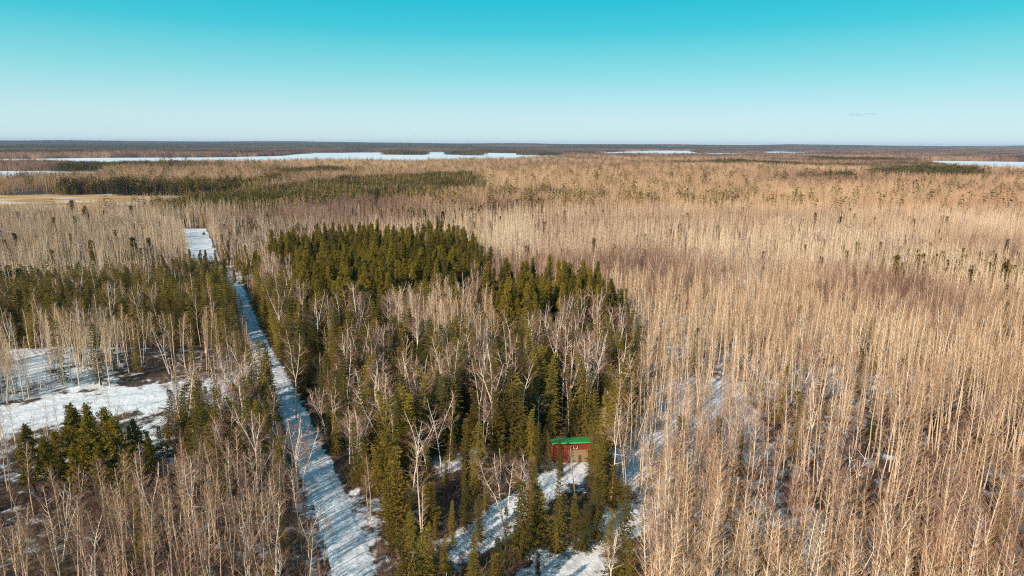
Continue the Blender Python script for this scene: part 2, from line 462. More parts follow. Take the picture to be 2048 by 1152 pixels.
def strip(name, pts, half, mat, lift=0.06, wobble=0.35, step=1.2, across_n=15):
    P = []
    for (x0, y0), (x1, y1) in zip(pts[:-1], pts[1:]):
        n = max(2, int(math.hypot(x1 - x0, y1 - y0) / step))
        P += [(x0 + (x1 - x0) * k / n, y0 + (y1 - y0) * k / n) for k in range(n)]
    P.append(pts[-1]); P = np.array(P)
    for _ in range(30): P[1:-1] = 0.25 * P[:-2] + 0.5 * P[1:-1] + 0.25 * P[2:]
    T = np.gradient(P, axis=0); T /= np.linalg.norm(T, axis=1)[:, None]
    Nn = np.stack([T[:, 1], -T[:, 0]], 1)
    s = np.linspace(-1, 1, across_n)
    hw = half + wobble * (np.stack([fnoise(P[:, 0], P[:, 1], 5, k) for k in (31, 37)], 1) * 2 - 1)
    W = np.where(s[None] < 0, hw[:, :1], hw[:, 1:]) * s[None]
    XX = P[:, :1] + Nn[:, :1] * W; YY = P[:, 1:] + Nn[:, 1:] * W
    ZZ = height(XX, YY) + lift - 0.34 * np.abs(s[None]) ** 5 - 0.035 * np.exp(-((np.abs(s[None]) - 0.42) / 0.12) ** 2)
    return link(name, grid_mesh(name, XX, YY, ZZ, [mat], {'across': np.broadcast_to(s[None], XX.shape).copy()}), 'structure')

M_ROAD = road_mat('packed_snow')
strip('road', ROAD, 2.35, M_ROAD, 0.10, .9)
strip('gravel_lane', LANE, 2.6, road_mat('slushy_gravel', 0.5), 0.06)
strip('field_road', FIELDROAD, 5.8, road_mat('drifted_snow', 0.0, (0.66, 0.65, 0.64)), 0.12, 0.8)
strip('driveway', DRIVE, 2.9, M_ROAD, 0.09)
strip('footpath', DRIVE2, 1.7, M_ROAD, 0.08)

def flat_poly(name, poly_px, z, mat, kind='structure'):
    pts = GP(poly_px)
    dense = []
    for (x0, y0), (x1, y1) in zip(pts, pts[1:] + pts[:1]):
        n = 6
        L = math.hypot(x1 - x0, y1 - y0)
        for k in range(n):
            t = k / n
            a = 0.035 * L * (vnoise(np.array(x0 + t * 977.0), np.array(y0 + t * 413.0), 130, 4) - 0.5) * (1 if k else 0)
            dense.append((x0 + (x1 - x0) * t - (y1 - y0) / max(L, 1) * float(a), y0 + (y1 - y0) * t + (x1 - x0) / max(L, 1) * float(a), z))
    me = bpy.data.meshes.new(name); me.from_pydata(dense, [], [tuple(range(len(dense)))]); me.materials.append(mat); me.update()
    return link(name, me, kind)

M_ICE = simple_mat('lake_ice', [(0.3, (0.60, 0.68, 0.74)), (0.5, (0.74, 0.78, 0.80)), (0.7, (0.84, 0.85, 0.86))], 0.004, 0.7, 6, (1, 0.35, 1))
for nm, poly in LAKES.items(): flat_poly('frozen_lake', poly, 0.25, M_ICE)
flat_poly('marsh', MARSH, 0.12, simple_mat('marsh_grass', [(0.35, (0.42, 0.22, 0.085)), (0.5, (0.55, 0.32, 0.13)), (0.58, (0.66, 0.50, 0.36)), (0.66, (0.78, 0.74, 0.70))], 0.05, 0.9, 8, (0.5, 1.3, 1)))
M_SNOWMEADOW = simple_mat('meadow_snow', [(0.3, (0.66, 0.68, 0.70)), (0.6, (0.84, 0.84, 0.84))], 0.25, 0.8, 6, (1, 0.5, 1), 0.4)
flat_poly('snow_clearing', CLEARING, 0.45, M_SNOWMEADOW)

# ------------------------------------------------------------------ tree builders
def rvec(s=1.0): return Vector((random.gauss(0, s), random.gauss(0, s), random.gauss(0, s)))
def dirv(az, el): return Vector((math.cos(az) * math.cos(el), math.sin(az) * math.cos(el), math.sin(el)))

def path(p, d, L, n, wander, up):
    pts = [p.copy()]; d = d.normalized()
    for _ in range(n):
        d = (d + rvec(wander) + Vector((0, 0, up))).normalized()
        p = p + d * (L / n); pts.append(p.copy())
    return pts, d

def along(pts, t):
    t *= len(pts) - 1; i = min(int(t), len(pts) - 2); f = t - i
    return pts[i].lerp(pts[i + 1], f), (pts[i + 1] - pts[i]).normalized()

def aspen(seed, h=14.0, lod=0):
    random.seed(seed); mb = MB()
    r0 = 0.0062 * h * random.uniform(0.8, 1.2)
    ns = 9 if lod == 0 else 5
    pts, _ = path(Vector((0, 0, -0.3)), Vector((random.gauss(0, .04), random.gauss(0, .04), 1)), h + 0.3, ns, 0.03, 0.10)
    mb.tube(pts, [r0 * (1 - 0.9 * i / ns) + 0.012 for i in range(ns + 1)], 6 if lod == 0 else 4, 0)
    nb = int(random.uniform(28, 38)) if lod == 0 else 18
    start = random.uniform(0.36, 0.5); az = random.uniform(0, 6)
    wide = random.uniform(0.8, 1.25)
    k = 1.0 if lod == 0 else 1.9
    for b in range(nb):
        t = start + (0.97 - start) * (b / nb) ** 0.9
        az += 2.4 + random.gauss(0, .3)
        p, d = along(pts, t)
        L = wide * h * 0.17 * (1.08 - t) ** 0.55 * random.uniform(0.6, 1.15)
        bp, bd = path(p, dirv(az, random.uniform(0.55, 1.0)), L, 3, 0.09, 0.13)
        mb.tube(bp, [0.021 * k, 0.015 * k, 0.010 * k, 0.005], 3, 0)
        nt = 6 if lod == 0 else 4
        for q in range(nt):
            tt = 0.25 + 0.75 * q / nt + random.uniform(0, .1)
            p2, d2 = along(bp, min(tt, 0.99))
            dd = (d2 + rvec(0.45) + Vector((0, 0, .25))).normalized()
            l2 = L * random.uniform(0.28, 0.5)
            mb.blade(p2, dd, l2, 0.019 * k, 1)
            for _ in range(4 if lod == 0 else 1):
                mb.blade(p2 + dd * l2 * random.uniform(.2, .8), (dd + rvec(0.5) + Vector((0, 0, .2))).normalized(), l2 * random.uniform(.35, .75), 0.02 * k, 1)
    if lod == 0:
        for _ in range(7):      # dead stubs on the lower trunk
            p, d = along(pts, random.uniform(0.12, start))
            mb.blade(p, dirv(random.uniform(0, 6.3), random.uniform(-.1, .6)), random.uniform(.3, .9), 0.03, 0)
    return mb, [M_ASPEN, M_ATWIG]

def birch(seed, h=13.0, style=0):
    random.seed(seed); mb = MB()
    r0 = 0.0088 * h * random.uniform(0.85, 1.15)
    stems = 1 if style == 0 else random.choice([2, 2, 3])
    for s in range(stems):
        az0 = random.uniform(0, 6.3) + s * 2.1
        lean = random.uniform(0.0, 0.12) if stems == 1 else random.uniform(.10, .26)
        fork = random.uniform(0.42, 0.62) * h
        rr = r0 * (1 if stems == 1 else 0.72)
        pts, d = path(Vector((0.15 * math.cos(az0) * (stems > 1), 0.15 * math.sin(az0) * (stems > 1), -0.3)), Vector((lean * math.cos(az0), lean * math.sin(az0), 1)), fork, 6, 0.035, 0.07)
        mb.tube(pts, [rr * (1 - 0.4 * i / 6) for i in range(7)], 6, 0)
        leaders = random.choice([2, 2, 3]) if random.random() < 0.75 else 1
        for k in range(leaders):
            a = az0 + k * 6.283 / max(leaders, 1) + random.uniform(-.5, .5)
            dd = (d + dirv(a, 0) * (random.uniform(.14, .34) if leaders > 1 else .06)).normalized()
            L = (h - fork) * random.uniform(.8, 1.05)
            lp, ld = path(pts[-1], dd, L, 6, 0.065, 0.10)
            mb.tube(lp, [rr * 0.52 * (1 - 0.88 * i / 6) + .01 for i in range(7)], 5, 0)
            for b in range(int(12 / leaders ** 0.5)):
                t = 0.08 + 0.9 * b / (12 / leaders ** 0.5)
                p, d1 = along(lp, min(t, .98))
                az = random.uniform(0, 6.28)
                bl = h * 0.19 * (1.05 - 0.62 * t) * random.uniform(.55, 1.2)
                bp, bd = path(p, (d1 * 0.55 + dirv(az, random.uniform(.05, .6))).normalized(), bl, 4, 0.13, 0.07)
                mb.tube(bp[:4], [0.028 * (1.1 - .5 * t), 0.021, 0.015, 0.010], 4, 0)
                mb.tube(bp[3:], [0.010, 0.004], 3, 1)
                for q in range(9):
                    p2, d2 = along(bp, min(0.2 + 0.8 * q / 9 + random.uniform(0, .1), .99))
                    dq = (d2 + rvec(.5)).normalized(); l2 = bl * random.uniform(.22, .5)
                    mb.blade(p2, dq, l2, 0.022, 0 if random.random() < .2 else 1)
                    for _ in range(6):
                        mb.blade(p2 + dq * l2 * random.uniform(.15, .95), (dq + rvec(.6)).normalized(), l2 * random.uniform(.5, 1.1), 0.024, 1)
        for _ in range(5):
            p, d1 = along(pts, random.uniform(.45, .95))
            bp, bd = path(p, dirv(random.uniform(0, 6.3), random.uniform(0, .7)), random.uniform(.6, 2.2), 3, .15, .05)
            mb.tube(bp, [.03, .022, .014, .006], 3, 0)
            for q in range(5):
                p2, d2 = along(bp, random.uniform(.3, .98)); mb.blade(p2, (d2 + rvec(.5)).normalized(), random.uniform(.3, .8), .02, 1)
    return mb, [M_BIRCH, M_BTWIG]

def spruce(seed, h=10.0, lod=0, width=0.165, cedar=False, gaps=0.0):
    random.seed(seed); mb = MB()
    pts = [Vector((random.gauss(0, .02) * h * i / 6, random.gauss(0, .02) * h * i / 6, -0.3 + (h + .2) * i / 6)) for i in range(7)]
    mb.tube(pts, [0.0115 * h * (1 - .93 * i / 6) + .008 for i in range(7)], 5, 0)
    R = width * h
    nw = (int(h * 2.4) if not cedar else int(h * 3.6)) if lod == 0 else int(h * 2.4)
    z0 = random.uniform(.05, .13)
    asym = random.uniform(0, 6.28)
    for w in range(nw):
        t = z0 + (0.985 - z0) * w / nw
        if random.random() < gaps: continue
        prof = (1 - t) ** 0.85 * (1 - math.exp(-(t + .02) * 14)) if not cedar else min(1.0, (1 - t) ** 0.62) * (0.75 + .25 * math.sin(t * 9 + asym))
        nbr = 8 if lod == 0 else 7
        a0 = random.uniform(0, 6.28)
        for b in range(nbr):
            az = a0 + 6.283 * b / nbr + random.gauss(0, .2)
            L = max(.12, R * prof * random.uniform(.5, 1.2) * (1 + .16 * math.cos(az - asym)))
            el = (0.75 * t - 0.46 + random.gauss(0, .09)) if not cedar else random.uniform(.2, .7)
            p, _ = along(pts, t)
            d = dirv(az, el)
            out = Vector((-math.sin(az), math.cos(az), 0))
            step = .18 if lod == 0 else .55
            ln = max(2, int(L / step))
            for q in range(ln):
                f = (q + .6) / ln
                c = p + d * (L * f) + Vector((0, 0, .10 * L * f * f))
                sz = (.31 if lod == 0 else .8) * random.uniform(.75, 1.25) * (1.1 - .35 * f)
                for s in (-1, 1):
                    dd = (d * random.uniform(.5, .9) + out * s * random.uniform(.45, .9) + Vector((0, 0, random.gauss(-.06 if not cedar else .35, .22)))).normalized()
                    sv = dd.cross(Vector((0, 0, 1)) + rvec(.35)).normalized()
                    mb.leaf(c, dd, sv, sz, sz * .42, 1, .5)
            tipd = (d + Vector((0, 0, .15))).normalized()
            mb.leaf(p + d * L * .88, tipd, tipd.cross(Vector((0, 0, 1)) + rvec(.2)).normalized(), .34 if lod == 0 else .7, .14 if lod == 0 else .3, 1, .5)
    for q in range(5):
        dd = (Vector((0, 0, 1)) + rvec(.22)).normalized()
        mb.leaf(pts[-1] - Vector((0, 0, .25 + .1 * q)), dd, dd.cross(rvec()).normalized(), .45, .1, 1, .5)
    return mb, [M_CBARK, M_CEDAR if cedar else M_SPRUCE]

def pine(seed, h=14.0, lod=0, round_top=False):
    random.seed(seed); mb = MB()
    pts, _ = path(Vector((0, 0, -.3)), Vector((random.gauss(0, .03), random.gauss(0, .03), 1)), h, 6, .025, .1)
    mb.tube(pts, [.0125 * h * (1 - .85 * i / 6) + .01 for i in range(7)], 6 if lod == 0 else 4, 0)
    nb = 60 if lod == 0 else 22
    start = .30 if not round_top else .5
    az = 0
    for b in range(nb):
        t = start + (1 - start) * (b / nb)
        az += 2.4 + random.gauss(0, .4)
        p, d1 = along(pts, min(t, .99))
        u = (t - start) / (1 - start)
        prof = (math.sin(math.pi * (0.18 + .8 * u)) ** .7 if round_top else (1 - u) ** 1.0 * (.6 + .4 * min(1, u * 5)))
        L = max(.3, h * (.19 if not round_top else .24) * prof * random.uniform(.6, 1.2))
        bp, bd = path(p, dirv(az, random.uniform(.05, .5) + .4 * u), L, 3, .08, .08)
        mb.tube(bp, [.035, .025, .018, .008], 3, 0)
        for q in range(4 if lod == 0 else 3):
            c, d2 = along(bp, min(.99, random.uniform(.3, 1.0)))
            c = c + rvec(.14)
            rr = random.uniform(.42, .66) * (1 - .5 * u) * (1 if lod == 0 else 1.6)
            for _ in range(13 if lod == 0 else 6):
                dd = (rvec() + Vector((0, 0, .95)) + d2 * .5).normalized()
                mb.leaf(c + rvec(.08), dd, dd.cross(rvec()).normalized(), rr * random.uniform(.7, 1.3), rr * (.26 if lod == 0 else .5), 1, .5)
    for _ in range(10):
        dd = (Vector((0, 0, 1)) + rvec(.3)).normalized(); mb.leaf(pts[-1] - Vector((0, 0, random.uniform(-.1, .9))), dd, dd.cross(rvec()).normalized(), .55, .12, 1, .5)
    return mb, [M_CBARK, M_PINE]

def brush(seed, h=2.2):
    random.seed(seed); mb = MB()
    for s in range(13):
        az = random.uniform(0, 6.28)
        p = Vector((random.gauss(0, .45), random.gauss(0, .45), -.05))
        L = h * random.uniform(.5, 1.1)
        bp, bd = path(p, dirv(az, random.uniform(.9, 1.45)), L, 3, .1, .05)
        mb.tube(bp, [.016, .012, .009, .004], 3, 0)
        for q in range(9):
            c, d2 = along(bp, random.uniform(.2, .98)); mb.blade(c, (d2 + rvec(.42)).normalized(), L * random.uniform(.15, .4), .016, 0)
    return mb, [M_BRUSH]

def far_patch(seed, size, n, kind, dens=1.0, coarse=False):
    """a piece of distant forest: every tree its own little trunk and crown, mixed by kind"""
    random.seed(seed); mb = MB()
    for i in range(n):
        x, y = random.uniform(-size / 2, size / 2), random.uniform(-size / 2, size / 2)
        tv = random.random()
        con = random.random() < {'bare': .014, 'mixed': .34, 'conifer': .96, 'young': .93}[kind]
        if con:
            rnd = random.random() < .3
            h = random.uniform(6, 13) if kind != 'young' else random.uniform(6.5, 10)
            if kind == 'bare': h = random.uniform(11, 18)
            R = h * random.uniform(.13, .19)
            mb.tube([Vector((x, y, -.3)), Vector((x, y, h * .95))], [.12, .03], 3, 2, tv)
            k = 11 if coarse else 30
            for q in range(k):
                t = (q + random.random()) / k
                a = random.uniform(0, 6.28)
                rr = R * ((1 - t) ** .8 if not rnd else 1.3 * math.sqrt(max(.04, 1 - (1.5 * t - .75) ** 2 * 1.7)))
                z = h * (.12 + .88 * t) if not rnd else h * (.45 + .55 * t)
                d = dirv(a, random.uniform(-.5, .25))
                mb.leaf(Vector((x, y, z)) + d * rr * .25, d, Vector((-math.sin(a), math.cos(a), 0)), rr * .85 + .25, (1.5 if coarse else .85) * (.45 + .5 * rr), 1, tv)
        else:
            h = random.uniform(6.5, 12.5) ; lx, ly = random.gauss(0, .02) * h, random.gauss(0, .02) * h
            top = Vector((x + lx, y + ly, h)); bot = Vector((x, y, -.3))
            mb.tube([bot, top], [.13 if not coarse else .16, .03], 3, 0, tv)
            for q in range(20 if not coarse else 9):
                t = random.uniform(.38, .96)
                d = dirv(random.uniform(0, 6.28), random.uniform(.5, 1.15))
                mb.blade(bot.lerp(top, t), d, h * .19 * (1.15 - t) ** .5 * random.uniform(.7, 1.3), (.11 if not coarse else .24), 0, tv)
    return mb, [M_FARWOOD, M_SPRUCE if kind != 'young' else M_PINE, M_CBARK]

# prototypes --------------------------------------------------------
class Kind:
    def __init__(self, name, built, trunk_mats=(0,), crown='crown'):
        self.full = [mb.mesh(name, mats) for mb, mats in built]
        self.trunk = [mb.mesh(name + '_trunk', mats, trunk_mats) for mb, mats in built]
        self.crown = [mb.mesh(name + '_crown', mats, [m for m in range(len(mats)) if m not in trunk_mats]) for mb, mats in built]

K_ASPEN = Kind('aspen', [aspen(100 + i, 14.0) for i in range(9)])
K_BIRCH = Kind('birch', [birch(200 + i, 13.0, i % 3 == 2) for i in range(10)])
K_SPRUCE = Kind('spruce', [spruce(300 + i, 10.0, 0, [.17, .20, .235, .19, .15][i % 5], False, [0, 0, 0, .12, .3][i % 5]) for i in range(7)])
K_CEDAR = Kind('cedar', [spruce(400 + i, 9.0, 0, .20 + .04 * i, True) for i in range(3)])
K_PINE = Kind('pine', [pine(500 + i, 13.0) for i in range(6)])
ASPEN_LOD = [mb.mesh('aspen_mid', m) for mb, m in [aspen(600 + i, 14.0, 1) for i in range(7)]]
SPRUCE_LOD = [mb.mesh('spruce_mid', m) for mb, m in [spruce(650 + i, 10.0, 1) for i in range(4)]]
BRUSH = [mb.mesh('brush', m) for mb, m in [brush(700 + i) for i in range(6)]]
PATCH = {}
for k, n in (('bare', 84), ('mixed', 80), ('conifer', 95), ('young', 150)):
    PATCH[k] = [mb.mesh('patch_' + k, m) for mb, m in [far_patch(800 + i + 37 * n, 20, n, k) for i in range(5)]]
FARP = {}
for k, n in (('bare', 300), ('mixed', 300), ('conifer', 330)):
    FARP[k] = [mb.mesh('farpatch_' + k, m) for mb, m in [far_patch(900 + i + 37 * n, 80, n, k, 1, True) for i in range(4)]]

# ------------------------------------------------------------------ scattering
def scatter_group(label, cat, name, meshes, pts, kind='stuff'):
    """one object of uncountable plants: points with an instance of one of the meshes on each"""
    proto = bpy.data.collections.new('source_' + name)
    for i, me in enumerate(meshes):
        proto.objects.link(bpy.data.objects.new('source_%s_%03d' % (name, i), me))
    n = len(pts)
    me = bpy.data.meshes.new(name)
    me.vertices.add(n); me.vertices.foreach_set('co', pts[:, :3].astype(np.float32).ravel())
    for nm, ty, dat in (('pidx', 'INT', pts[:, 3].astype(np.int32)), ('tint', 'FLOAT', pts[:, 7].astype(np.float32))):
        a = me.attributes.new(nm, ty, 'POINT'); a.data.foreach_set('value', dat)
    rot = np.stack([pts[:, 5], pts[:, 6], pts[:, 4]], 1)
    a = me.attributes.new('rot', 'FLOAT_VECTOR', 'POINT'); a.data.foreach_set('vector', rot.astype(np.float32).ravel())
    a = me.attributes.new('scl', 'FLOAT_VECTOR', 'POINT'); a.data.foreach_set('vector', pts[:, 8:11].astype(np.float32).ravel())
    o = link(name, me, kind, None, label, cat)
    ng = bpy.data.node_groups.new('scatter_' + name, 'GeometryNodeTree')
    ng.interface.new_socket('Geometry', in_out='INPUT', socket_type='NodeSocketGeometry')
    ng.interface.new_socket('Geometry', in_out='OUTPUT', socket_type='NodeSocketGeometry')
    N, L = ng.nodes, ng.links
    gi, go = N.new('NodeGroupInput'), N.new('NodeGroupOutput')
    ci = N.new('GeometryNodeCollectionInfo'); ci.inputs['Collection'].default_value = proto
    ci.inputs['Separate Children'].default_value = True; ci.inputs['Reset Children'].default_value = True
    ip = N.new('GeometryNodeInstanceOnPoints'); ip.inputs['Pick Instance'].default_value = True
    def named(nm, ty):
        a = N.new('GeometryNodeInputNamedAttribute'); a.data_type = ty; a.inputs['Name'].default_value = nm
        return a.outputs['Attribute']
    L.new(gi.outputs[0], ip.inputs['Points']); L.new(ci.outputs[0], ip.inputs['Instance'])
    L.new(named('pidx', 'INT'), ip.inputs['Instance Index'])
    er = N.new('FunctionNodeEulerToRotation'); L.new(named('rot', 'FLOAT_VECTOR'), er.inputs[0]); L.new(er.outputs[0], ip.inputs['Rotation'])
    L.new(named('scl', 'FLOAT_VECTOR'), ip.inputs['Scale'])
    L.new(ip.outputs[0], go.inputs[0])
    md = o.modifiers.new('scatter', 'NODES'); md.node_group = ng
    return o

def candidates(spacing, ymin, ymax, side=0.86, pad=34):
    gx = np.arange(-side * ymax - pad, side * ymax + pad, spacing); gy = np.arange(ymin, ymax, spacing)
    x, y = [a.ravel() for a in np.meshgrid(gx, gy)]
    x = x + RNG.uniform(-.48, .48, x.size) * spacing; y = y + RNG.uniform(-.48, .48, y.size) * spacing
    m = np.abs(x) < side * np.abs(y) + pad
    return x[m], y[m]

def tint_field(x, y):
    px, py = to_pixel(x, y)
    t = 0.50 + 1.0 * (fnoise(x, y, 60, 41) - .5) + .8 * (fnoise(x, y, 24, 43) - .5) + 0.3 * (vnoise(x, y, 14, 47) - .5)
    for cx, cy, rx, ry, a in ((1760, 640, 150, 55, -.45), (1260, 575, 120, 35, -.35), (330, 560, 120, 50, -.3), (620, 470, 200, 40, -.12), (1560, 560, 260, 80, .1), (700, 440, 160, 22, -.25), (390, 770, 110, 70, -.3)):
        t += a * np.exp(-((px - cx) / rx) ** 2 - ((py - cy) / ry) ** 2)
    t -= 0.30 * np.isin(zone_of(x, y)[0], [NAMES.index('leftfront'), NAMES.index('leftmid')])
    return t

DENS = {  # trees per square metre
    'aspen': dict(lowbrush=.012, verge=.028, right=.265, thin=.12, sparse=.125, paleasp=.2, fore=.012, mixed=.006, strip=.13, leftcon=.03, lefttan=.15, leftmid=.04, pinelet=.01, leftfront=.19, leftasp=.19, pine=.002),
    'birch': dict(right=.004, sparse=.004, paleasp=.02, fore=.006, mixed=.028, strip=.04, leftcon=.010, lefttan=.006, leftmid=.05, pinelet=.004, leftfront=.016, leftasp=.004, pine=.002),
    'spruce': dict(lowbrush=.075, verge=.004, right=.0036, sparse=.002, paleasp=.03, fore=.05, mixed=.20, strip=.045, leftcon=.21, lefttan=.006, leftmid=.1, pinelet=.012, leftfront=.006, leftasp=.002, pine=.004),
    'cedar': dict(fore=.016, mixed=.014, leftmid=.005),
    'pine': dict(pine=.13, pinelet=.1, strip=.03, paleasp=.02),
    'brush': dict(lowbrush=.3, verge=.1, right=.32, thin=.2, sparse=.22, paleasp=.1, fore=.3, mixed=.1, strip=.2, leftcon=.08, lefttan=.12, leftmid=.45, pinelet=.1, leftfront=.55, leftasp=.15, pine=.02)}
NEAR_MAX = 350.0

def place(kind, spacing, ymin=26.0, ymax=NEAR_MAX, pad=0.6, clump=.5):
    x, y = candidates(spacing, ymin, ymax)
    z, px, py = zone_of(x, y)
    d = np.array([DENS[kind].get(n, 0.0) for n in NAMES])[z]
    d = d * (1 + clump * 2.2 * (fnoise(x, y, 16, hash(kind) % 97 if False else len(kind) * 7) - .5))
    if kind == 'aspen':                          # slim young growth leaning in along the trail
        dr = polydist(x, y, ROAD)[0]
        d = np.where((dr < 6.5) & (py > 600) & (py < 1080) & np.isin(z, [NAMES.index(n) for n in ('leftmid', 'leftfront', 'lefttan', 'leftcon')]), np.maximum(d, .17), d)
    if kind in ('spruce',):                      # darker undergrowth of spruce in bands through the right-hand aspen wood
        for cx, cy, rx, ry, a in ((1890, 590, 130, 24, .1), (1470, 905, 40, 50, .03), (2040, 690, 30, 40, .08), (1790, 595, 40, 20, .06), (900, 455, 130, 14, .05), (1080, 432, 60, 10, .04)):
            d = d + a * np.exp(-((px - cx) / rx) ** 2 - ((py - cy) / ry) ** 2)
        dr = polydist(x, y, ROAD)[0]
        d = np.where((dr < 10) & (py < 1120) & (py > 720) & np.isin(z, [NAMES.index('leftmid'), NAMES.index('leftfront')]), np.maximum(d, .06), d)  # extra spruces added close by the trail to throw more shade on it
        d = np.where((dr < 9) & (py < 720) & (py > 585), np.maximum(d, .11), d)
    keep = (RNG.random(x.size) < d * spacing ** 2) & road_clear(x, y, pad)
    if kind != 'brush':
        mpx, mpy = to_pixel(x, y); keep &= ~in_poly(mpx, mpy, MARSH)
    return x[keep], y[keep], z[keep], px[keep], py[keep]

HT = {'aspen': dict(default=(7.8, 13.8), leftfront=(6.5, 11), sparse=(8, 13), leftmid=(6, 10), lefttan=(7, 10.8), strip=(7, 11.5), leftasp=(7.5, 12), verge=(5, 8), lowbrush=(4, 6)),
      'birch': dict(default=(8.5, 13.5), mixed=(11.5, 15.5), leftfront=(7, 11), fore=(8, 12.5)),
      'spruce': dict(default=(6, 12.5), mixed=(6.5, 13), fore=(3, 9.5), right=(6, 11), leftcon=(7.5, 12.5), strip=(4, 9), leftfront=(2.5, 7), lowbrush=(3.5, 5.5), verge=(2, 4)),
      'cedar': dict(default=(6, 10)), 'pine': dict(default=(9.5, 15.5), pinelet=(5, 9), strip=(7, 10))}
BASE_H = dict(aspen=14.0, birch=13.0, spruce=10.0, cedar=9.0, pine=13.0)

def heights(kind, z):
    out = np.zeros(z.size)
    for i, n in enumerate(NAMES):
        lo, hi = HT[kind].get(n, HT[kind]['default'])
        m = z == i; out[m] = RNG.uniform(lo, hi, m.sum())
    return out

# trees set out one by one: (kind, base x, base y, top y, variant)
KEY = [('spruce', 1112, 1108, 938, 1), ('spruce', 1152, 1098, 988, 0), ('spruce', 1192, 1086, 945, 1), ('spruce', 1168, 1100, 1000, 2), ('spruce', 1242, 1165, 958, 2), ('spruce', 1218, 1120, 1010, 1),
       ('spruce', 1076, 1150, 1098, 1), ('spruce', 1123, 958, 905, 0), ('spruce', 1186, 934, 776, 0), ('spruce', 1206, 940, 788, 1), ('spruce', 1096, 948, 868, 0), ('spruce', 1076, 950, 848, 2), ('spruce', 1117, 946, 880, 2), ('spruce', 1142, 878, 786, 2), ('spruce', 1090, 905, 800, 1),
       ('spruce', 1320, 962, 902, 0), ('spruce', 1302, 968, 932, 1), ('spruce', 932, 1062, 955, 1), ('spruce', 946, 1000, 905, 0), ('spruce', 902, 925, 862, 2), ('spruce', 856, 1005, 890, 4),
       ('spruce', 892, 1152, 1066, 1), ('spruce', 826, 1160, 1020, 2), ('spruce', 862, 1150, 1040, 4), ('spruce', 1538, 1140, 1052, 1), ('spruce', 1518, 1165, 1075, 2), ('spruce', 1010, 1130, 1005, 4),
       ('spruce', 960, 1085, 985, 1), ('spruce', 905, 1090, 1000, 0), ('spruce', 1035, 985, 905, 1), ('spruce', 1000, 960, 870, 1), ('spruce', 545, 1160, 1085, 2), ('spruce', 1060, 930, 820, 1),
       ('spruce', 1480, 930, 862, 4), ('spruce', 1390, 830, 770, 3), ('spruce', 2040, 690, 630, 2), ('spruce', 555, 870, 785, 1), ('spruce', 445, 880, 770, 2), ('spruce', 490, 880, 740, 2), ('spruce', 335, 900, 770, 1),
       ('cedar', 782, 1085, 925, 0), ('cedar', 948, 905, 778, 0), ('cedar', 1020, 880, 788, 2), ('cedar', 1228, 1030, 930, 1), ('cedar', 930, 985, 930, 1), ('cedar', 855, 850, 745, 0),
       ('pine', 148, 985, 806, 0), ('pine', 196, 1000, 806, 1), ('pine', 244, 990, 812, 2), ('pine', 284, 975, 832, 3), ('pine', 112, 980, 862, 4), ('pine', 75, 990, 890, 5), ('pine', 225, 1020, 880, 0), ('pine', 165, 1025, 890, 3), ('pine', 270, 1015, 905, 1), ('pine', 95, 978, 872, 2), ('pine', 130, 1008, 868, 5), ('pine', 176, 972, 815, 4), ('pine', 218, 978, 822, 0), ('pine', 264, 985, 824, 5), ('pine', 302, 992, 872, 2),
       ('birch', 592, 838, 636, 0), ('birch', 668, 845, 712, 1), ('birch', 705, 855, 742, 2), ('birch', 762, 800, 690, 3), ('birch', 838, 815, 698, 4), ('birch', 660, 890, 768, 5), ('birch', 832, 890, 800, 6),
       ('birch', 897, 862, 738, 2), ('birch', 968, 900, 790, 5), ('birch', 1036, 765, 655, 3), ('birch', 1084, 752, 645, 0), ('birch', 1118, 752, 638, 4), ('birch', 1240, 842, 738, 5), ('birch', 1235, 738, 640, 6), ('birch', 1075, 880, 768, 1),
       ('birch', 516, 985, 800, 7), ('birch', 436, 975, 840, 8), ('birch', 600, 1005, 830, 2), ('birch', 622, 1140, 1018, 7), ('birch', 566, 960, 840, 9), ('birch', 700, 935, 830, 6), ('birch', 735, 960, 850, 3), ('birch', 1010, 1050, 900, 2), ('birch', 1035, 1080, 905, 6),
       ('birch', 826, 985, 830, 3), ('birch', 600, 1060, 940, 1), ('birch', 500, 1090, 960, 4), ('birch', 420, 1080, 950, 9), ('birch', 655, 745, 645, 0), ('birch', 560, 700, 575, 3), ('birch', 720, 720, 620, 7), ('birch', 790, 720, 610, 9),
       ('aspen', 1200, 940, 820, 0), ('aspen', 1207, 940, 815, 3), ('aspen', 1218, 935, 850, 5), ('aspen', 1240, 960, 850, 2), ('aspen', 1150, 1000, 890, 6)]

LIM = 295
SHED_P = np.array(SHED_XY)
def near_px(px, py, cx, cy, r): return (px - cx) ** 2 + (py - cy) ** 2 < r * r

